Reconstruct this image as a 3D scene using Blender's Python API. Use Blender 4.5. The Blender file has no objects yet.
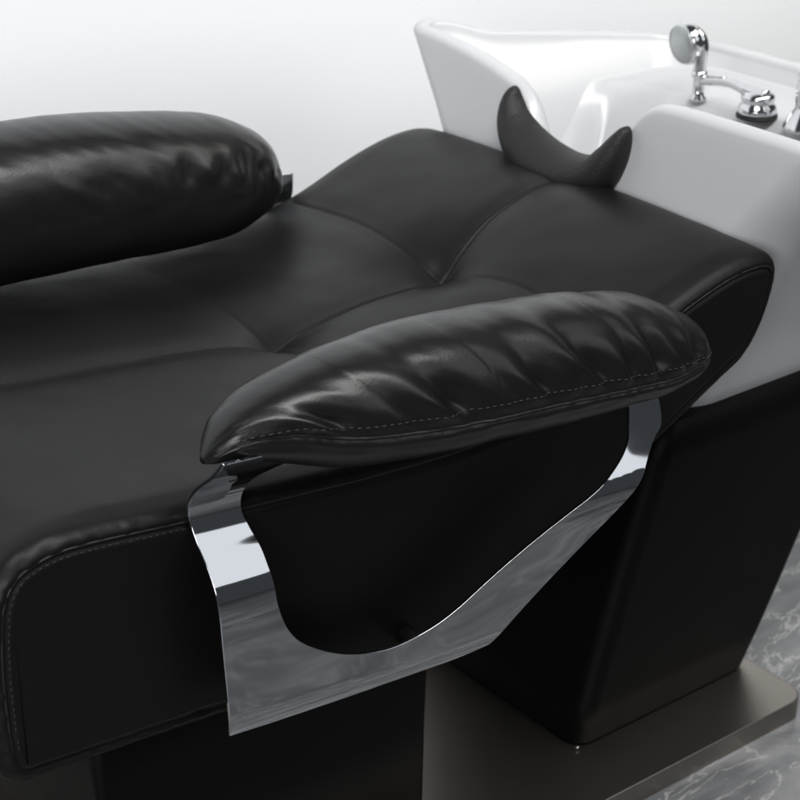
import bpy, bmesh, math, random
from math import sin, cos, pi, exp, sqrt
from mathutils import Vector, noise
random.seed(4)
S = bpy.context.scene
COL = S.collection

# ------------------------------------------------------------------ helpers
def interp(x, tab, k=1):
    if x <= tab[0][0]: return tab[0][k]
    for a, b in zip(tab, tab[1:]):
        if x <= b[0]:
            return a[k] + (b[k]-a[k])*(x-a[0])/(b[0]-a[0])
    return tab[-1][k]
def smooth_interp(x, tab, k=1):          # Catmull-Rom style (non uniform, finite difference tangents)
    n = len(tab)
    if x <= tab[0][0]: return tab[0][k]
    if x >= tab[-1][0]: return tab[-1][k]
    for i in range(n-1):
        if x <= tab[i+1][0]: break
    def tan(j):
        a = tab[max(j-1,0)]; b = tab[min(j+1,n-1)]
        return (b[k]-a[k])/(b[0]-a[0])
    h = tab[i+1][0]-tab[i][0]; t = (x-tab[i][0])/h
    return ((2*t**3-3*t*t+1)*tab[i][k] + (t**3-2*t*t+t)*h*tan(i)
            + (-2*t**3+3*t*t)*tab[i+1][k] + (t**3-t*t)*h*tan(i+1))
def sstep(a, b, x):
    t = max(0, min(1, (x-a)/(b-a))); return t*t*(3-2*t)
def cr(pts, per=10, closed=False):       # Catmull-Rom through points
    n = len(pts); out = []
    rng = n if closed else n-1
    for i in range(rng):
        g = lambda j: Vector(pts[j % n]) if closed else Vector(pts[max(0, min(n-1, j))])
        p0, p1, p2, p3 = g(i-1), g(i), g(i+1), g(i+2)
        for q in range(per):
            t = q/per
            out.append(0.5*((2*p1)+(p2-p0)*t+(2*p0-5*p1+4*p2-p3)*t*t+(3*p1-p0-3*p2+p3)*t**3))
    if not closed: out.append(Vector(pts[-1]))
    return out
def resample(pts, n, closed=False):
    P = list(pts) + ([pts[0]] if closed else [])
    L = [0]
    for a, b in zip(P, P[1:]): L.append(L[-1]+(b-a).length)
    out = []; j = 0; m = n if closed else n-1
    for i in range(n):
        s = L[-1]*i/m
        while j < len(L)-2 and L[j+1] < s: j += 1
        d = L[j+1]-L[j]
        out.append(P[j].lerp(P[j+1], (s-L[j])/d if d > 1e-9 else 0))
    return out
def link(name, me, m=None, parent=None, smooth=True):
    o = bpy.data.objects.new(name, me); COL.objects.link(o)
    if m: me.materials.append(m)
    if smooth:
        for p in me.polygons: p.use_smooth = True
    if parent: o.parent = parent
    return o
def mesh(name, V, Fc, m=None, parent=None, smooth=True, fix=True):
    me = bpy.data.meshes.new(name); me.from_pydata([tuple(v) for v in V], [], Fc); me.update()
    if fix:
        bm = bmesh.new(); bm.from_mesh(me)
        bmesh.ops.remove_doubles(bm, verts=bm.verts, dist=1e-6)
        bmesh.ops.recalc_face_normals(bm, faces=bm.faces); bm.to_mesh(me); bm.free()
    return link(name, me, m, parent, smooth)
def grid_faces(n, m, closeu=False, closev=False):
    F = []
    for i in range(n if closeu else n-1):
        for j in range(m if closev else m-1):
            a = i*m+j; b = ((i+1) % n)*m+j; c = ((i+1) % n)*m+(j+1) % m; d = i*m+(j+1) % m
            F.append((a, b, c, d))
    return F
def tube_into(V, F, pts, rad, seg=8, cap=True):
    base = len(V); n = len(pts); prev = None
    for i, p in enumerate(pts):
        t = (pts[min(i+1, n-1)]-pts[max(i-1, 0)]).normalized()
        if prev is None:
            u = t.cross(Vector((0, 0, 1)));
            if u.length < .1: u = t.cross(Vector((1, 0, 0)))
            u.normalize()
        else:
            u = (prev - t*prev.dot(t)).normalized()
        prev = u; w = t.cross(u)
        r = rad[i] if isinstance(rad, (list, tuple)) else rad
        for k in range(seg):
            a = 2*pi*k/seg; V.append(p + u*cos(a)*r + w*sin(a)*r)
    for i in range(n-1):
        for k in range(seg):
            a = base+i*seg+k; b = base+i*seg+(k+1) % seg
            F.append((a, b, b+seg, a+seg))
    if cap:
        F.append(tuple(base+k for k in range(seg)))
        F.append(tuple(base+(n-1)*seg+k for k in reversed(range(seg))))
def stitches_into(V, F, pts, length=.0042, gap=.0026, r=.0006, jitter=.0003):
    L = [0]
    for a, b in zip(pts, pts[1:]): L.append(L[-1]+(b-a).length)
    s = 0; j = 0
    def at(s):
        for j in range(len(L)-1):
            if L[j+1] >= s: break
        return pts[j].lerp(pts[j+1], (s-L[j])/max(1e-9, L[j+1]-L[j]))
    while s+length < L[-1]:
        a = at(s); b = at(s+length); jv = Vector((random.uniform(-jitter, jitter) for _ in range(3)))
        m_ = (a+b)/2+jv
        tube_into(V, F, [a+jv, m_, b+jv], [r*.5, r, r*.5], 5)
        s += length+gap
def lathe(V, F, c, prof, seg=40, axis=Vector((0, 0, 1))):
    u = axis.cross(Vector((0, 1, 0)));
    if u.length < .1: u = axis.cross(Vector((1, 0, 0)))
    u.normalize(); w = axis.cross(u); base = len(V)
    for r, h in prof:
        for k in range(seg):
            a = 2*pi*k/seg; V.append(c+axis*h+u*cos(a)*r+w*sin(a)*r)
    for i in range(len(prof)-1):
        for k in range(seg):
            a = base+i*seg+k; b = base+i*seg+(k+1) % seg
            F.append((a, b, b+seg, a+seg))
    F.append(tuple(base+k for k in range(seg)))
    F.append(tuple(base+(len(prof)-1)*seg+k for k in range(seg)))
def empty(name, loc, label=None, cat=None):
    o = bpy.data.objects.new(name, None); COL.objects.link(o); o.location = loc
    o.empty_display_size = .1
    if label: o['label'] = label
    if cat: o['category'] = cat
    return o
def at_origin(o, root):                  # keep world coordinates of a child mesh
    o.parent = root; o.matrix_parent_inverse = root.matrix_basis.inverted()
    return o

# ------------------------------------------------------------------ materials
def mat(name, base, rough=.5, metal=0, spec=.5, coat=0, coat_rough=.1):
    m = bpy.data.materials.new(name); m.use_nodes = True
    b = m.node_tree.nodes['Principled BSDF']
    b.inputs['Base Color'].default_value = (*base, 1)
    b.inputs['Roughness'].default_value = rough
    b.inputs['Metallic'].default_value = metal
    b.inputs['Specular IOR Level'].default_value = spec
    b.inputs['Coat Weight'].default_value = coat
    b.inputs['Coat Roughness'].default_value = coat_rough
    return m
def N(m, t, **kw):
    n = m.node_tree.nodes.new(t)
    for k, v in kw.items():
        if k in n.inputs: n.inputs[k].default_value = v
        else: setattr(n, k, v)
    return n
def L(m, a, ao, b, bi): m.node_tree.links.new(a.outputs[ao], b.inputs[bi])
def bsdf(m): return m.node_tree.nodes['Principled BSDF']

def leather(name, base, rough, grain=700, gs=.12, crease=.25, var=.08, spec=.5):
    m = mat(name, base, rough, spec=spec); b = bsdf(m)
    tc = N(m, 'ShaderNodeTexCoord')
    v = N(m, 'ShaderNodeTexVoronoi', Scale=grain, feature='SMOOTH_F1'); L(m, tc, 'Object', v, 'Vector')
    n = N(m, 'ShaderNodeTexNoise', Scale=22, Detail=6, Roughness=.55); L(m, tc, 'Object', n, 'Vector')
    n2 = N(m, 'ShaderNodeTexNoise', Scale=7, Detail=4); L(m, tc, 'Object', n2, 'Vector')
    b1 = N(m, 'ShaderNodeBump', Strength=gs, Distance=.0004); L(m, v, 'Distance', b1, 'Height')
    b2 = N(m, 'ShaderNodeBump', Strength=crease, Distance=.002); L(m, n, 'Fac', b2, 'Height')
    L(m, b1, 'Normal', b2, 'Normal'); L(m, b2, 'Normal', b, 'Normal')
    r = N(m, 'ShaderNodeMapRange'); r.inputs['To Min'].default_value = rough-var; r.inputs['To Max'].default_value = rough+var
    L(m, n2, 'Fac', r, 'Value'); L(m, r, 'Result', b, 'Roughness')
    return m
M_TOP = leather('black_upholstery', (.0040, .0039, .0037), .46, grain=430, gs=.2, crease=.24, spec=.24)
M_PAD = leather('glossy_black_leatherette', (.007, .007, .007), .32, grain=450, gs=.16, crease=.4, spec=.42)
M_PIPE = mat('black_piping', (.012, .012, .013), .42)
M_THREAD = mat('dark_grey_thread', (.032, .032, .040), .6)
M_GLAZE = mat('white_ceramic_glaze', (.505, .51, .52), .26, spec=.5, coat=.15, coat_rough=.12)
M_CHROME = mat('polished_chrome', (.52, .54, .56), .05, 1)
_n = N(M_CHROME, 'ShaderNodeTexNoise', Scale=5, Detail=1); _t = N(M_CHROME, 'ShaderNodeTexCoord')
_b = N(M_CHROME, 'ShaderNodeBump', Strength=.45, Distance=.01)
L(M_CHROME, _t, 'Object', _n, 'Vector'); L(M_CHROME, _n, 'Fac', _b, 'Height'); L(M_CHROME, _b, 'Normal', bsdf(M_CHROME), 'Normal')
M_TAP = mat('bright_tap_chrome', (.66, .67, .68), .08, 1)
M_RUBBER = mat('black_rubber', (.011, .011, .011), .55, spec=.35)
_t = N(M_RUBBER, 'ShaderNodeTexCoord'); _v = N(M_RUBBER, 'ShaderNodeTexVoronoi', Scale=380)
_b = N(M_RUBBER, 'ShaderNodeBump', Strength=.45, Distance=.001)
L(M_RUBBER, _t, 'Object', _v, 'Vector'); L(M_RUBBER, _v, 'Distance', _b, 'Height'); L(M_RUBBER, _b, 'Normal', bsdf(M_RUBBER), 'Normal')
M_PED = leather('black_powder_coated_shell', (.0022, .0024, .0023), .5, grain=900, gs=.1, crease=.05, spec=.14)
# brushed steel plate
M_PLATE = mat('brushed_bronze_steel', (.29, .268, .242), .36, 1)
_t = N(M_PLATE, 'ShaderNodeTexCoord'); _m = N(M_PLATE, 'ShaderNodeMapping'); _m.inputs['Scale'].default_value = (6, 900, 6)
_n = N(M_PLATE, 'ShaderNodeTexNoise', Scale=1, Detail=3); _b = N(M_PLATE, 'ShaderNodeBump', Strength=.12, Distance=.0006)
L(M_PLATE, _t, 'Object', _m, 'Vector'); L(M_PLATE, _m, 'Vector', _n, 'Vector'); L(M_PLATE, _n, 'Fac', _b, 'Height'); L(M_PLATE, _b, 'Normal', bsdf(M_PLATE), 'Normal')
# marble floor
M_FLOOR = mat('grey_veined_marble', (.3, .3, .3), .22)
_t = N(M_FLOOR, 'ShaderNodeTexCoord')
_n = N(M_FLOOR, 'ShaderNodeTexNoise', Scale=2.6, Detail=9, Roughness=.62, Distortion=1.6)
_m = N(M_FLOOR, 'ShaderNodeMapping'); _m.inputs['Rotation'].default_value = (0, 0, .9); _m.inputs['Scale'].default_value = (1, 2.6, 1)
L(M_FLOOR, _t, 'Object', _m, 'Vector'); L(M_FLOOR, _m, 'Vector', _n, 'Vector')
_r = N(M_FLOOR, 'ShaderNodeValToRGB'); e = _r.color_ramp.elements
e[0].position = .30; e[0].color = (.10, .105, .11, 1); e[1].position = .66; e[1].color = (.30, .30, .30, 1)
x = e.new(.49); x.color = (.165, .17, .175, 1)
L(M_FLOOR, _n, 'Fac', _r, 'Fac')
_n2 = N(M_FLOOR, 'ShaderNodeTexNoise', Scale=3.2, Detail=5, Roughness=.6, Distortion=2.6); L(M_FLOOR, _m, 'Vector', _n2, 'Vector')
_a = N(M_FLOOR, 'ShaderNodeMath', operation='SUBTRACT'); _a.inputs[1].default_value = .5; L(M_FLOOR, _n2, 'Fac', _a, 0)
_a2 = N(M_FLOOR, 'ShaderNodeMath', operation='ABSOLUTE'); L(M_FLOOR, _a, 'Value', _a2, 0)
_mr = N(M_FLOOR, 'ShaderNodeMapRange'); _mr.inputs['From Max'].default_value = .018; _mr.inputs['To Min'].default_value = .75; _mr.inputs['To Max'].default_value = 0
L(M_FLOOR, _a2, 'Value', _mr, 'Value')
_mx = N(M_FLOOR, 'ShaderNodeMixRGB'); _mx.inputs['Color2'].default_value = (.48, .48, .47, 1)
L(M_FLOOR, _mr, 'Result', _mx, 'Fac'); L(M_FLOOR, _r, 'Color', _mx, 'Color1'); L(M_FLOOR, _mx, 'Color', bsdf(M_FLOOR), 'Base Color')
M_WALL = mat('off_white_painted_wall', (.82, .835, .85), .55)
_t = N(M_WALL, 'ShaderNodeTexCoord'); _n = N(M_WALL, 'ShaderNodeTexNoise', Scale=160, Detail=3)
_b = N(M_WALL, 'ShaderNodeBump', Strength=.05, Distance=.001)
L(M_WALL, _t, 'Object', _n, 'Vector'); L(M_WALL, _n, 'Fac', _b, 'Height'); L(M_WALL, _b, 'Normal', bsdf(M_WALL), 'Normal')

# ------------------------------------------------------------------ setting
def struct(o): o['kind'] = 'structure'; return o
struct(mesh('floor', [(-3, -3, 0), (6, -3, 0), (6, 2.35, 0), (-3, 2.35, 0)], [(0, 1, 2, 3)], M_FLOOR, smooth=False))
struct(mesh('wall', [(-3, 2.25, -.01), (6, 2.25, -.01), (6, 2.25, 2.7), (-3, 2.25, 2.7), (-3, 2.35, -.01), (6, 2.35, -.01), (6, 2.35, 2.7), (-3, 2.35, 2.7)],
     [(0, 1, 2, 3), (5, 4, 7, 6), (3, 2, 6, 7), (0, 3, 7, 4), (1, 5, 6, 2)], M_WALL, smooth=False))

bed = empty('shampoo_bed', (1.3, 1.565, 0),
            'black leather reclining salon shampoo bed with white ceramic basin on a steel base plate', 'salon chair')

# ------------------------------------------------------------------ base plate
def rounded_rect(x0, x1, y0, y1, r, seg=8):
    pts = []
    for cx, cy, a0 in ((x1-r, y1-r, 0), (x0+r, y1-r, 90), (x0+r, y0+r, 180), (x1-r, y0+r, 270)):
        for k in range(seg+1):
            a = math.radians(a0+90*k/seg); pts.append((cx+r*cos(a), cy+r*sin(a)))
    return pts
pts = rounded_rect(.30, 1.675, 1.272, 1.86, .030)
n = len(pts); V = []; F = []
cx, cy = 1.0, 1.565
for z, ins in ((.0, .0), (.0275, .0), (.0293, .0006), (.03, .0024)):
    for (x, y) in pts:
        d = Vector((x-cx, y-cy)).normalized(); V.append((x-d.x*ins, y-d.y*ins, z))
F = grid_faces(4, n, closev=True) + [tuple(range(3*n, 4*n))]
at_origin(mesh('base_plate', V, F, M_PLATE, smooth=False), bed)

# ------------------------------------------------------------------ pedestals
def loft_box(name, levels, r, m, seg=6, parent=bed):
    V = []; rings = 0
    for (z, x0, x1, y0, y1) in levels:
        for (x, y) in rounded_rect(x0, x1, y0, y1, r, seg): V.append((x, y, z))
        rings += 1
    n = 4*(seg+1)
    F = grid_faces(rings, n, closev=True) + [tuple(range(n)), tuple(range((rings-1)*n, rings*n))]
    o = mesh(name, V, F, m, smooth=False); at_origin(o, parent)
    for p in o.data.polygons:
        if len(p.vertices) == 4: p.use_smooth = True
    return o
lv = []
for k in range(9):
    t = k/8; z = .034+t*.44
    lv.append((z, 1.352+.078*t**1.15, 1.664+.155*t**.9, 1.366-.044*t, 1.764+.044*t))
ped = loft_box('pedestal_shell', lv, .026, M_PED, 12)
lv2 = [(.030, 1.362, 1.652, 1.376, 1.754), (.0345, 1.360, 1.654, 1.374, 1.756)]
loft_box('pedestal_foot', lv2, .012, M_PIPE, parent=bed)
loft_box('seat_pedestal', [(.030, .70, 1.096, 1.35, 1.78), (.2, .69, 1.098, 1.348, 1.782), (.30, .68, 1.10, 1.345, 1.785), (.40, .68, 1.10, 1.345, 1.785)], .012, M_PED)
V = []; F = []
lathe(V, F, Vector((1.354, 1.369, .0325)), [(.0025, 0), (.0025, .0012), (.002, .002), (.0006, .0023)], 16)
at_origin(mesh('foot_screw', V, F, M_TAP), bed)

# ------------------------------------------------------------------ seat upholstery
Y0, Y1 = 1.255, 1.875
OUT = [(.60, .398), (.563, .403), (.545, .425), (.541, .50), (.544, .560), (.551, .595), (.568, .620), (.598, .6325), (.64, .6345),
       (.747, .622), (.86, .6105), (.97, .600), (1.08, .595), (1.18, .601), (1.283, .632), (1.362, .664), (1.42, .682), (1.462, .689),
       (1.497, .688), (1.517, .677), (1.522, .655), (1.513, .620), (1.497, .588), (1.474, .563), (1.440, .546), (1.392, .522),
       (1.30, .475), (1.22, .405), (1.15, .362), (1.09, .352), (.95, .368), (.757, .386)]
oc = resample(cr([(a, b, 0) for a, b in OUT], 24, True), 940, True)
no = len(oc)
nrm = []
for i in range(no):
    t = (oc[(i+2) % no]-oc[i-2]).normalized(); nrm.append(Vector((-t.y, t.x, 0)))   # outline runs clockwise -> left is outside?
ctr = Vector((1.0, .5, 0))
# make sure normals point outwards
if (oc[130]+nrm[130]*.01-Vector((.8, .5, 0))).length < (oc[130]-Vector((.8, .5, 0))).length: nrm = [-q for q in nrm]
# y stations (dense near edges)
R_E = .017
stations = []                            # (y, inset)
for k in range(9):
    a = pi/2*k/8; stations.append((Y0+R_E*(1-sin(a)), R_E*(1-cos(a))) )
stations = [(Y0+R_E*(1-sin(pi/2*k/8)), 0) for k in range(9)]
st = []
# side panel rings first (from deep inset outwards), then edge rounding, then span
for ins, dy in ((.0240, -.0010), (.0232, -.0010), (.0222, -.0008), (.0195, .0005), (.0175, .0022), (.016, .0022), (.0140, .0006), (.012, .0004), (.009, .0022), (.006, .005), (.0032, .0085), (.0012, .0125), (.0002, .017)):
    st.append((Y0+dy, ins))
NS = 130
for k in range(1, NS):
    u = k/NS; u += .125*sin(2*pi*u)      # finer towards the centre seam
    st.append((Y0+.017+(Y1-Y0-.034)*u, 0))
far = [(Y1-(y-Y0), ins) for (y, ins) in st[:14]][::-1]
st += far
YC = 1.565
def gauss(d, w): return exp(-(d/w)**2)
def seam_x(y, which):                    # transverse seams bow a little
    if which == 1: return 1.279+.018*gauss(y-1.43, .09)+.008*gauss(y-1.74, .1)
    return 1.048
def puff(x, y, edge):
    """outward displacement of the top surface"""
    v = (y-Y0)/(Y1-Y0); h = .014*max(0, sin(pi*v))**.7*sstep(.56, .68, x)*(1-.5*sstep(1.42, 1.52, x))
    # distance weights
    dc = y-YC
    cw = sstep(.60, .70, x)*(1-sstep(1.485, 1.505, x))
    h -= cw*(.0021*gauss(dc, .0024)+.0036*gauss(dc, .020))
    for wch in (0, 1):
        d = x-seam_x(y, wch)
        fe = 1.0
        if wch == 0: fe = 1-.9*sstep(.07, .15, dc)      # fades towards the far side
        if wch == 0: fe *= 1-.3*sstep(.1, .3, -dc)
        h -= fe*(.0021*gauss(d, .0024)+.0042*gauss(d, .022))
    for nx in (1.048, 1.279):
        r2 = sqrt((x-nx)**2+dc*dc)
        h -= (.0125 if nx < 1.1 else .0235)*gauss(r2, .062)+.006*gauss(r2, .022)
    # pulled pillow between the two tufts
    h += .006*gauss(x-1.165, .06)*gauss(abs(dc)-.09, .07)
    h += .0014*noise.noise(Vector((x*9, y*9, 1.3)))+.0006*noise.noise(Vector((x*24, y*24, 3)))
    return h
V = []
for (y, ins) in st:
    for i in range(no):
        p = oc[i]-nrm[i]*ins
        topw = sstep(.25, .8, nrm[i].y)
        if p.x > 1.3 and nrm[i].x > .3: topw *= 1-sstep(.3, .8, nrm[i].x)
        e = min(1, min(y-Y0, Y1-y)/.03) if ins == 0 else 0
        d = puff(p.x, y, 0)*topw*max(0, e) if ins == 0 else 0
        if ins > .015:                  # side panel relief and seam puckers
            dyy = .0008*noise.noise(Vector((p.x*30, p.y*30, 0)))*(1 if ins < .0235 else 0)
        elif .005 < ins < .015:
            dyy = (.0018-.0014*sstep(.8, 1.1, p.x))*noise.noise(Vector((p.x*85, p.y*85, 5)))+.0005*noise.noise(Vector((p.x*210, p.y*210, 2)))
        else: dyy = 0
        s = 1 if y < YC else -1
        wid = .035*max(0, y-YC)/.31*(1-sstep(1.05, 1.36, p.x))
        V.append((p.x+nrm[i].x*d, y+wid+s*dyy, p.y+nrm[i].y*d))
F = grid_faces(len(st), no, closev=True)
iL = min(range(no), key=lambda i: oc[i].x); iR = max(range(no), key=lambda i: oc[i].x)
def chain(a, b, step):
    c = [a]
    while c[-1] != b: c.append((c[-1]+step) % no)
    return c
ca, cb = chain(iL, iR, 1), chain(iL, iR, -1)
for off in (0, (len(st)-1)*no):          # flat side panels: zip the upper and lower outline together
    i = j = 0
    while i < len(ca)-1 or j < len(cb)-1:
        if j == len(cb)-1 or (i < len(ca)-1 and V[off+ca[i+1]][0] <= V[off+cb[j+1]][0]):
            F.append((off+ca[i], off+ca[i+1], off+cb[j])); i += 1
        else:
            F.append((off+ca[i], off+cb[j+1], off+cb[j])); j += 1
seat = at_origin(mesh('seat_cushion', V, F, M_TOP), bed)
for p in seat.data.polygons:
    if len(p.vertices) == 3: p.use_smooth = False
# piping along the near and far seam + stitches
def wide(x): return .035*(1-sstep(1.05, 1.36, x))
for side in (0, 1):
    V = []; F = []; VS = []; FS = []
    yy = Y0+.0012 if side == 0 else Y1-.0012
    loop = [Vector((oc[i].x-nrm[i].x*.0145, yy+side*wide(oc[i].x), oc[i].y-nrm[i].y*.0145)) for i in range(no)]
    keep = [i for i in range(no) if (nrm[i].y > .15 or oc[i].x < .60) and oc[i].y > .44 and not (oc[i].x > 1.3 and nrm[i].y < .15)]
    if keep[0] == 0 or keep[-1] == no-1:                # rotate so that the run is contiguous
        g = next((q for q in range(1, len(keep)) if keep[q]-keep[q-1] > 5), 0); keep = keep[g:]+keep[:g]
    tube_into(V, F, [loop[i] for i in keep], .0012, 8)
    l2 = [Vector((oc[i].x-nrm[i].x*.0205, (Y0-.0001 if side == 0 else Y1+.0001+wide(oc[i].x)), oc[i].y-nrm[i].y*.0205)) for i in keep if oc[i].x < .755]
    stitches_into(VS, FS, l2, r=.00045)
    at_origin(mesh('seat_piping', V, F, M_PIPE), seat)
    at_origin(mesh('seat_stitching', VS, FS, M_THREAD), seat)

# ------------------------------------------------------------------ armrests
PROF = [(.385, 1.2175), (.395, 1.2120), (.408, 1.2065), (.42, 1.205), (.52, 1.205), (.55, 1.210), (.572, 1.224), (.592, 1.241), (.612, 1.250),
        (.628, 1.247), (.643, 1.236), (.656, 1.221), (.668, 1.206), (.680, 1.194), (.690, 1.186)]
PAIRS = [((.742, .6895), (.850, .6895)), ((.741, .672), (.822, .668)), ((.742, .650), (.804, .643)), ((.743, .6209), (.7980, .6102)), ((.744, .6000), (.8005, .5940)), ((.744, .5779), (.8035, .5779)),
 ((.743, .5385), (.8035, .5557)), ((.7445, .4816), (.8055, .5240)), ((.7495, .3993), (.8167, .4944)),
 ((.7984, .3980), (.8386, .4726)), ((.8678, .3973), (.8787, .4516)), ((.9467, .3983), (.9265, .4414)),
 ((1.0167, .3998), (.9697, .4455)), ((1.0624, .4051), (1.0139, .4601)), ((1.1006, .4363), (1.0718, .4935)),
 ((1.1812, .4974), (1.1541, .5400)), ((1.3011, .5777), (1.2628, .5838)), ((1.3380, .5997), (1.2920, .6065)),
 ((1.3520, .6250), (1.3080, .6270)), ((1.355, .642), (1.311, .642)), ((1.355, .657), (1.313, .657)), ((1.355, .672), (1.313, .672))]
PROF_R = [(.385, 1.2175), (.395, 1.2120), (.408, 1.2065), (.42, 1.203), (.50, 1.192), (.545, 1.186), (.560, 1.189), (.574, 1.199), (.590, 1.2125), (.606, 1.226), (.622, 1.2395), (.636, 1.249), (.65, 1.2535), (.674, 1.255)]
PAIRS = [tuple((x-.030*sstep(1.13, 1.33, x), z) for x, z in pr) for pr in PAIRS]
def bracket(parent, ymap, dx, dz):
    inner = cr([(b[0], b[1], 0) for a, b in PAIRS], 12)
    A = [Vector((a[0], a[1], 0)) for a, b in PAIRS]
    outer = cr(A[:9], 12)[:-1]+cr(A[8:14], 12)[:-1]+cr(A[13:], 12)
    nA = len(inner); nj = 14; V = []
    T = .0035
    for lay in (0, 1):
        for i in range(nA):
            for j in range(nj):
                q = outer[i].lerp(inner[i], j/(nj-1)); x, z = q.x, q.y
                m = sstep(1.0, 1.25, x); Yf = lambda zz: smooth_interp(zz, PROF)*(1-m)+smooth_interp(zz, PROF_R)*m
                y = Yf(z); g = (Yf(z+.001)-Yf(z-.001))/.002
                nn = Vector((1, -g)).normalized()      # (y,z) normal
                V.append((x+dx, ymap(y+nn.x*T*lay), z+nn.y*T*lay-.09*(x-.77)+dz))
    m_ = nA*nj
    F = grid_faces(nA, nj)
    F2 = [tuple(v+m_ for v in reversed(f)) for f in F]
    E = []
    for i in range(nA-1):
        a, b = i*nj, (i+1)*nj
        E.append((a, b, b+m_, a+m_)); a += nj-1; b += nj-1; E.append((b, a, a+m_, b+m_))
    for j in range(nj-1):
        a = j; E.append((a+1, a, a+m_, a+1+m_)); a = (nA-1)*nj+j; E.append((a, a+1, a+1+m_, a+m_))
    o = mesh('armrest_bracket', V, F+F2+E, M_CHROME)
    at_origin(o, parent)
    bm = bmesh.new(); bm.from_mesh(o.data)
    for ed in bm.edges:
        if len(ed.link_faces) == 2 and ed.calc_face_angle(0) > .9: ed.smooth = False
    bm.to_mesh(o.data); bm.free()
    bv = o.modifiers.new('edge', 'BEVEL'); bv.width = .0007; bv.segments = 2; bv.limit_method = 'ANGLE'; bv.angle_limit = 1.0
    return o

# x, seam z, crown z, half width, bottom drop
NEAR = [(.733, .686, .690, .004, .003), (.741, .694, .704, .014, .012), (.757, .704, .720, .026, .022), (.80, .705, .7375, .043, .034), (.86, .690, .7475, .058, .038),
        (.92, .681, .7510, .067, .038), (.975, .674, .7505, .071, .038), (1.06, .666, .744, .073, .037), (1.16, .654, .730, .072, .034), (1.24, .644, .712, .069, .030),
        (1.278, .6425, .697, .062, .027), (1.302, .640, .683, .053, .022), (1.318, .638, .671, .042, .016), (1.326, .637, .658, .028, .010), (1.329, .636, .641, .006, .003)]
FAR = [(.50, .69, .77, .075, .08), (.60, .692, .782, .085, .085), (.92, .688, .779, .086, .088), (1.054, .683, .768, .086, .088), (1.15, .675, .753, .083, .085), (1.22, .664, .737, .078, .072),
       (1.262, .655, .718, .064, .052), (1.288, .648, .697, .047, .035), (1.303, .642, .672, .026, .018), (1.309, .640, .645, .005, .004)]
#   x0, lean, width, depth, reach
FOLDS_N = [(.772, .02, .006, .0020, .25), (.812, .03, .008, .0030, .35), (.856, .055, .0105, .0120, .55), (.876, .02, .0045, .0045, .22), (.925, .045, .010, .0030, .40),
           (.990, .072, .0110, .0135, .80), (1.012, .03, .005, .004, .25), (1.085, .050, .0085, .0095, .78), (1.122, .018, .006, .0025, .5), (1.150, .046, .0080, .0088, .95),
           (1.196, .030, .0060, .0060, .70), (1.226, .022, .0075, .0075, 1.0), (1.262, .012, .0055, .0050, .8), (1.288, .0, .006, .0055, .9), (1.312, -.012, .0045, .0030, .7)]
FOLDS_F = [(.98, .0, .02, .003, .5), (1.06, .01, .014, .0045, .55), (1.085, -.02, .010, .006, .6), (1.13, -.02, .012, .007, .7), (1.165, -.03, .010, .008, .75), (1.195, -.03, .009, .006, .7), (1.225, -.02, .008, .005, .8), (1.255, -.01, .007, .004, .8)]
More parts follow.
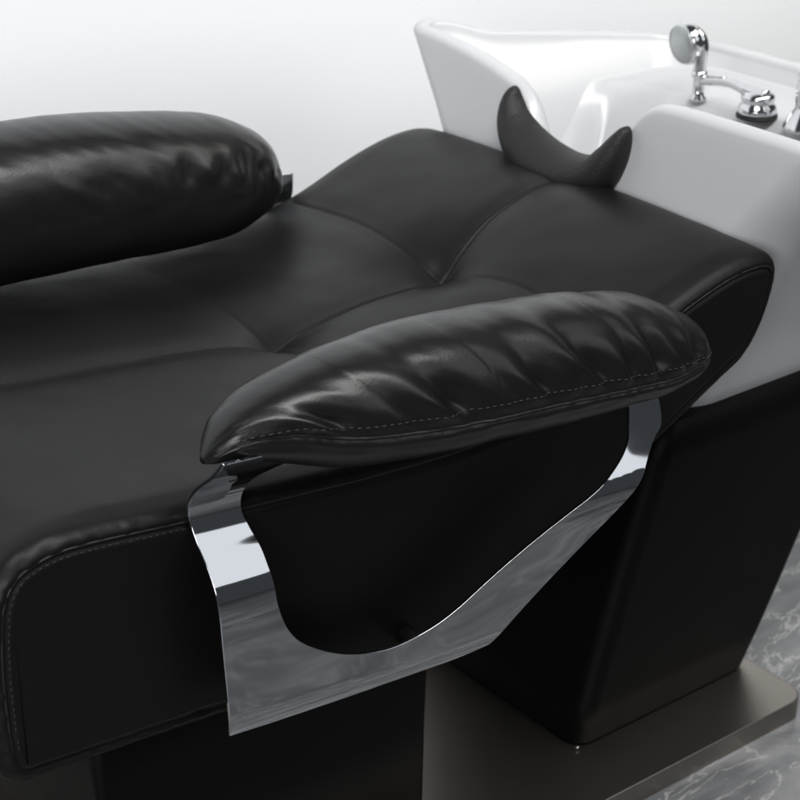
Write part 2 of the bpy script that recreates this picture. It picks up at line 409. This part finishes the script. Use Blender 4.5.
def pad(parent, tab, yc, folds, nx, seamed):
    x0, x1 = tab[0][0], tab[-1][0]; nth = 120; V = []; stitch = []; stitch2 = []; pipe = []
    for i in range(nx+1):
        u = i/nx
        # more stations at the ends
        uu = u-.055*sin(2*pi*u)
        x = x0+(x1-x0)*uu
        zs = smooth_interp(x, tab, 1); zt = smooth_interp(x, tab, 2); hw = max(.002, smooth_interp(x, tab, 3)); hb = smooth_interp(x, tab, 4)
        ht = max(.001, zt-zs)
        for k in range(nth):
            th = 2*pi*k/nth
            c, s = cos(th), sin(th)
            e1, e2 = (.88, .90) if s >= 0 else (.75, 1.0)
            yy = hw*math.copysign(abs(c)**e1, c)
            zz = (ht if s >= 0 else hb)*math.copysign(abs(s)**e2, s)
            # folds on the side facing outwards (c<0)
            dsp = 0
            endf = min(1, (x-x0)/.02, (x1-x)/.012); endf = max(0, endf)
            if s >= -.15:
                t = s if c < 0 else 2-s                 # 0 seam ... 1 crown ... 2 far seam
                for (fx, lean, w, dep, reach) in folds:
                    d = x-(fx-lean*t+.0045*sin(4.2*t+fx*61))
                    if abs(d) > .06: continue
                    ww = w*(.75+1.1*max(0, t))*(1 if d < 0 else 1.7)
                    g = exp(-(max(0, t-.18*reach)/(reach*.62))**2)
                    g *= sstep(-.12, .18, t) if fx in (.850, .872, .985, 1.082) else sstep(-.02, .35, t)
                    dsp -= dep*g*(exp(-(d/ww)**2)-.62*exp(-((d+1.9*ww)/(1.3*ww))**2)-.20*exp(-((d-2.0*ww)/(1.3*ww))**2))
                g2 = exp(-(max(0, t)/.16)**2)
                dsp += g2*.0016*noise.noise(Vector((x*95, 0, yc)))
                dsp += .0016*noise.noise(Vector((x*16, t*1.6, 7)))+.0007*noise.noise(Vector((x*45+t*6, t*3, 2)))
            else:
                dsp += .0016*noise.noise(Vector((x*22, s*2, 9)))
            if seamed:                                  # pinched seam groove
                sd = abs(th-pi)
                dsp -= .0028*exp(-(sd/.06)**2)
                dsp += .0010*exp(-((sd-.16)/.07)**2)
            nv = Vector((c/max(hw, .01), s/max(ht if s > 0 else hb, .01))).normalized()
            P = Vector((x, yc+yy+nv.x*dsp*endf, zs+zz+nv.y*dsp*endf))
            V.append(P)
            if k == nth//2: pipe.append(P.copy())
            if k == nth//2-3: stitch.append(P.copy())
    F = grid_faces(nx+1, nth, closev=True)+[tuple(range(nth)), tuple(range(nx*nth, (nx+1)*nth))]
    o = mesh('armrest', V, F, M_PAD); at_origin(o, parent)
    if seamed:
        V = []; F = []; tube_into(V, F, [p+Vector((0, -.0002, 0)) for p in pipe[6:-6]], .0016, 8)
        at_origin(mesh('armrest_piping', V, F, M_PIPE), o)
        V = []; F = []; stitches_into(V, F, [p+Vector((0, -.0004, .0002)) for p in stitch[8:-8]], .0048, .003, .00062)
        at_origin(mesh('armrest_stitching', V, F, M_THREAD), o)
    return o
arm = pad(bed, [(a+.006, b, c, d, e+.004*sstep(.74, .82, a)*(1-sstep(1.15, 1.33, a))) for a, b, c, d, e in NEAR], 1.216, FOLDS_N, 420, True)
arm['label'] = 'wrinkled glossy black armrest pad on the chrome bracket in front'
bracket(arm, lambda y: y, 0, 0)
for (x, z) in ((.79, .425), (.99, .396)):
    V = []; F = []
    lathe(V, F, Vector((x, 1.2075, z)), [(.010, 0), (.010, .052)], 24, Vector((0, 1, 0)))
    at_origin(mesh('bracket_spacer', V, F, M_PIPE), bed)
arm2 = pad(bed, [(a*.962, 1.4016+(b-1.4016)*.964, 1.4016+(c-1.4016)*.964, d, e+.004) for a, b, c, d, e in FAR], 1.865, FOLDS_F, 260, False)
arm2['label'] = 'far armrest roll lying along the wall side'
bracket(arm2, lambda y: 3.140-y, -.024, .037)

# ------------------------------------------------------------------ ceramic basin
ZB = .458; CX, CY = 1.78, 1.565
RIMF = [(1.0, .800), (1.30, .804), (1.40, .804), (1.445, .803), (1.468, .799), (1.487, .784), (1.502, .757), (1.520, .724), (1.542, .695), (1.57, .676), (1.60, .669), (1.63, .676), (1.658, .695),
        (1.680, .725), (1.697, .756), (1.72, .775), (1.755, .786), (1.82, .799), (1.93, .809), (2.05, .811)]
HW = [(.44, .222), (.484, .236), (.56, .252), (.674, .292), (.76, .354), (.81, .392)]
XF = [(.44, 1.445), (.484, 1.450), (.60, 1.495), (.70, 1.515), (.81, 1.532)]
XB = [(.44, 1.80), (.484, 1.82), (.60, 1.93), (.75, 2.06), (.81, 2.10)]
def ring(z, nA=360, inset=0):
    hw = smooth_interp(z, HW)-inset; xf = smooth_interp(z, XF)+inset; xb = smooth_interp(z, XB)-inset
    cx = (xf+xb)/2; hx = (xb-xf)/2; out = []
    # rounded rectangle by arc length with corner radius
    r = .07 
    r = max(.02, r-inset); rf = max(.014, .040-inset)
    pts = []
    segs = [((xf, CY+hw-rf), (xf, CY-hw+r), 190), ('c', xf+r, CY-hw+r, 180, 26), ((xf+r, CY-hw), (xb-r*1.9, CY-hw), 46), ('e', xb-r*1.9, CY-hw+r*1.9, 270, r*1.9, 30),
            ((xb, CY-hw+r*1.9), (xb, CY+hw-r*1.9), 30), ('e', xb-r*1.9, CY+hw-r*1.9, 0, r*1.9, 30), ((xb-r*1.9, CY+hw), (xf+rf, CY+hw), 46), ('f', xf+rf, CY+hw-rf, 90, rf, 26)]
    for s in segs:
        if s[0] in ('c', 'e', 'f'):
            rr = r if s[0] == 'c' else s[4]; cnt = s[-1]
            for k in range(cnt):
                a = math.radians(s[3]+90*k/cnt); pts.append((s[1]+rr*cos(a), s[2]+rr*sin(a)))
        else:
            for k in range(s[2]):
                t = k/s[2]; pts.append((s[0][0]+(s[1][0]-s[0][0])*t, s[0][1]+(s[1][1]-s[0][1])*t))
    return pts
def rimz(x, y):
    back = .803-.07*max(0, (x-1.53))/.53
    fw = 1-sstep(1.56, 1.66, x)
    return back*(1-fw)+smooth_interp(y, RIMF)*fw
base_ring = ring(.80); nr = len(base_ring)
rz = [rimz(x, y) for x, y in base_ring]
V = []; rings = 0
TH = .026
for k in range(27):                       # outer wall
    f = (k/26)
    for i in range(nr):
        z = ZB+(rz[i]-.010-ZB)*f
        R_ = rings_cache = None
        V.append((i, z, 0))
    rings += 1
# evaluate quickly: cache rings on fine z levels
LV = [.44+.0025*q for q in range(160)]
CACHE = {}
def pt(i, z, inset):
    q = (z-.44)/.0025; a = int(q); t = q-a
    for kk in (a, a+1):
        if (kk, inset) not in CACHE: CACHE[(kk, inset)] = ring(.44+.0025*kk, inset=inset)
    p, r = CACHE[(a, inset)][i], CACHE[(a+1, inset)][i]
    return p[0]+(r[0]-p[0])*t, p[1]+(r[1]-p[1])*t
V = [(*pt(i, z, 0), z) for (i, z, _) in V]
# bottom roll-under
bottom = []
for ins, z in ((.03, ZB-.014), (.008, ZB-.010), (.002, ZB-.004)):
    for i in range(nr):
        x, y = pt(i, ZB, 0); d = Vector((CX-.12-x, CY-y)).normalized()*ins; bottom.append((x+d.x, y+d.y, z))
V = bottom+V; rings += 3
for k in range(1, 9):                     # rim roll
    a = pi*k/8; ins = TH/2*(1-cos(a))
    for i in range(nr):
        x0_, y0_ = pt(i, rz[i]-.010, 0); x1_, y1_ = pt(i, rz[i]-.010, TH)
        t = (1-cos(a))/2
        V.append((x0_+(x1_-x0_)*t, y0_+(y1_-y0_)*t, rz[i]-.010+.010*sin(a)))
    rings += 1
BC = Vector((1.70, 1.565))
def wall_foot(x): return .585+(.702-.585)*sstep(1.72, 1.84, x)
def basin_floor(x, y):
    e = ((abs(x-1.675)/.15)**2.4+(abs(y-1.565)/.24)**2.4)**(1/2.4)
    h = .500+.04*min(1, e)**2
    return h+(wall_foot(x)-h)*sstep(.40, 1.30, e)
foot = [wall_foot(x) for x, y in base_ring]
NW = 16
for k in range(1, NW+1):                  # inner wall, parallel to the outer one
    f = k/NW
    for i in range(nr):
        z0 = rz[i]-.010; zf = min(foot[i], z0-.01); z = z0+(zf-z0)*f
        V.append((*pt(i, z, TH), z))
    rings += 1
last = V[-nr:]
for k in range(1, 25):                    # bowl floor and back ledge
    f = k/24; r = 1-f
    for i in range(nr):
        xi, yi, zi = last[i]
        x = BC.x+(xi-BC.x)*r; y = BC.y+(yi-BC.y)*r
        w = sstep(0, .16, f); V.append((x, y, zi*(1-w)+basin_floor(x, y)*w))
    rings += 1
F = grid_faces(rings, nr, closev=True)
F.append(tuple(range(nr)))
basin = at_origin(mesh('basin', V, F, M_GLAZE), bed)
basin['label'] = 'white glazed ceramic wash basin with a neck cut-out'

# neck rest: rubber saddle seated in the cut-out
path = [(1.700, .776), (1.702, .757), (1.694, .733), (1.672, .709), (1.636, .691), (1.592, .683), (1.555, .688), (1.528, .703), (1.512, .727), (1.503, .750), (1.498, .770)]
pp = resample(cr([(0, a, b) for a, b in path], 10), 90)
V = []; ns = 40
for i, p in enumerate(pp):
    s = i/(len(pp)-1)
    t = (pp[min(i+1, 89)]-pp[max(i-1, 0)]).normalized(); nn = Vector((0, -t.z, t.y))
    if nn.z < 0 and abs(t.z) < .9: nn = -nn
    w = (max(0.0, 1-abs(2*s-1)**2.2))**.62
    w *= 1-.25*s**3-.22*(1-s)**3
    a = .004+.037*w; b = .003+.029*w
    # nn should point into the opening (up / centre)
    cdir = Vector((0, 1.585-p.y, .80-p.z))
    if nn.dot(cdir) < 0: nn = -nn
    for k in range(ns):
        th = 2*pi*k/ns
        V.append((1.515+a*cos(th)-.012*w, p.y+nn.y*b*(sin(th)+.25), p.z+nn.z*b*(sin(th)+.25)))
F = grid_faces(len(pp), ns, closev=True)+[tuple(range(ns)), tuple(range(89*ns, 90*ns))]
nk = mesh('neck_rest', V, F, M_RUBBER); at_origin(nk, basin)
nk['label'] = 'black rubber neck rest'

# mixer tap on the back ledge
ZL = .702
V = []; F = []
c0 = Vector((1.848, 1.590, ZL))
lathe(V, F, c0, [(.0275, 0), (.0275, .004)], 40)
at_origin(mesh('tap_gasket', V, F, M_RUBBER), basin)
V = []; F = []
lathe(V, F, c0, [(.026, .0042), (.026, .010), (.0245, .016), (.021, .019), (.0205, .0215), (.0225, .023), (.022, .029), (.017, .033), (.004, .035)], 48)
tube_into(V, F, cr([c0+Vector((-.002, -.016, .031)), c0+Vector((-.002, .02, .033)), c0+Vector((0, .05, .036)), c0+Vector((0, .078, .032)), c0+Vector((0, .100, .028))], 8),
          [.0085]*10+[.0078]*10+[.0070]*10+[.0065]*3, 16)
tap = at_origin(mesh('mixer_tap', V, F, M_TAP), basin)
V = []; F = []
lathe(V, F, Vector((1.846, 1.695, ZL)), [(.012, 0), (.012, .003), (.0085, .006), (.0078, .030), (.0105, .032), (.0105, .040), (.006, .041)], 28)
at_origin(mesh('shower_holder', V, F, M_TAP), basin)
V = []; F = []
lathe(V, F, Vector((1.856, 1.513, ZL)), [(.030, 0), (.030, .003), (.0285, .006), (.016, .028), (.0155, .034), (.0165, .037), (.0150, .075), (.010, .082), (.002, .084)], 40)
at_origin(mesh('tap_handle', V, F, M_TAP), basin)

# hand shower resting in the holder : a thing of its own
hs = empty('hand_shower', (1.846, 1.695, ZL+.02), 'small chrome hand shower head standing in its holder inside the white basin', 'shower head')
V = []; F = []
b0 = Vector((1.846, 1.695, ZL+.012))
hp = cr([b0+Vector((0, -.0, .020)), b0+Vector((0, .001, .040)), b0+Vector((.002, .002, .058)), b0+Vector((.001, .006, .070)), b0+Vector((-.003, .016, .078))], 8)
tube_into(V, F, hp, [.0088+.0035*(i/(len(hp)-1)) for i in range(len(hp))], 20)
at_origin(mesh('handle', V, F, M_TAP), hs)
V = []; F = []
ax = Vector((-.85, .12, -.12)).normalized(); hc = Vector((1.850, 1.716, ZL+.076))
lathe(V, F, hc, [(.008, -.016), (.018, -.012), (.026, -.002), (.029, .008), (.029, .015), (.027, .018)], 40, ax)
head = at_origin(mesh('spray_head', V, F, M_TAP), hs)
V = []; F = []
M_FACE = mat('pale_grey_plastic', (.36, .38, .38), .25, .6)
lathe(V, F, hc, [(.0262, .0175), (.0258, .0195), (.015, .021), (.002, .0215)], 40, ax)
at_origin(mesh('spray_plate', V, F, M_FACE), head)

# ------------------------------------------------------------------ lights
W = bpy.data.worlds.new('World'); S.world = W; W.use_nodes = True
bg = W.node_tree.nodes['Background']; bg.inputs['Color'].default_value = (.86, .92, 1.0, 1); bg.inputs['Strength'].default_value = .07
def area(name, loc, target, sx, sy, power, col=(1, 1, 1)):
    l = bpy.data.lights.new(name, 'AREA'); l.shape = 'RECTANGLE'; l.size = sx; l.size_y = sy; l.energy = power; l.color = col
    o = bpy.data.objects.new(name, l); COL.objects.link(o); o.location = loc
    o.rotation_euler = (Vector(target)-Vector(loc)).to_track_quat('-Z', 'Y').to_euler(); return o
a = area('wall_fill_light', (1.2, .75, 2.35), (1.3, 2.25, .78), 4.4, .5, 21.5, (.97, .985, 1)); a.data.spread = math.radians(96)  # unseen lamp added to brighten the wall behind the bed
area('overhead_light', (.95, .40, 2.6), (1.0, 1.25, .5), 2.0, .5, 27, (1, .98, .95))
a = area('overhead_light', (3.1, 1.1, 2.2), (2.6, 2.25, .6), 1.2, .6, 5, (1, .95, .88)); a.data.spread = math.radians(85)  # added warm lamp, only brightens the right-hand stretch of wall
area('basin_fill_light', (-1.5, -.5, 1.45), (1.4, 1.4, .5), 1.5, 1.1, 46, (.97, .97, 1))  # fill lamp added to lift the basin's front and near faces
area('chrome_reflection_light', (2.5, -.7, 2.25), (.95, 1.2, .6), 1.9, 1.2, 9, (.95, .96, 1))  # added lamp, no window there: puts the white band into the chrome bracket

# ------------------------------------------------------------------ camera
cam = bpy.data.cameras.new('camera'); co = bpy.data.objects.new('camera', cam); COL.objects.link(co)
co.location = (0, 0, 1.4016)
p = math.atan(865/1856); az = math.radians(51.9)
d = Vector((cos(az)*cos(p), sin(az)*cos(p), -sin(p)))
co.rotation_euler = d.to_track_quat('-Z', 'Y').to_euler()
cam.sensor_width = 36; cam.lens = 1856/800*36; cam.clip_end = 100; cam.clip_start = .05
cam.dof.use_dof = True; cam.dof.focus_distance = 1.80; cam.dof.aperture_fstop = 9
S.camera = co
S.view_settings.view_transform = 'Standard'; S.view_settings.look = 'None'; S.view_settings.exposure = 0; S.view_settings.gamma = 1
S.render.resolution_x = S.render.resolution_y = 1024
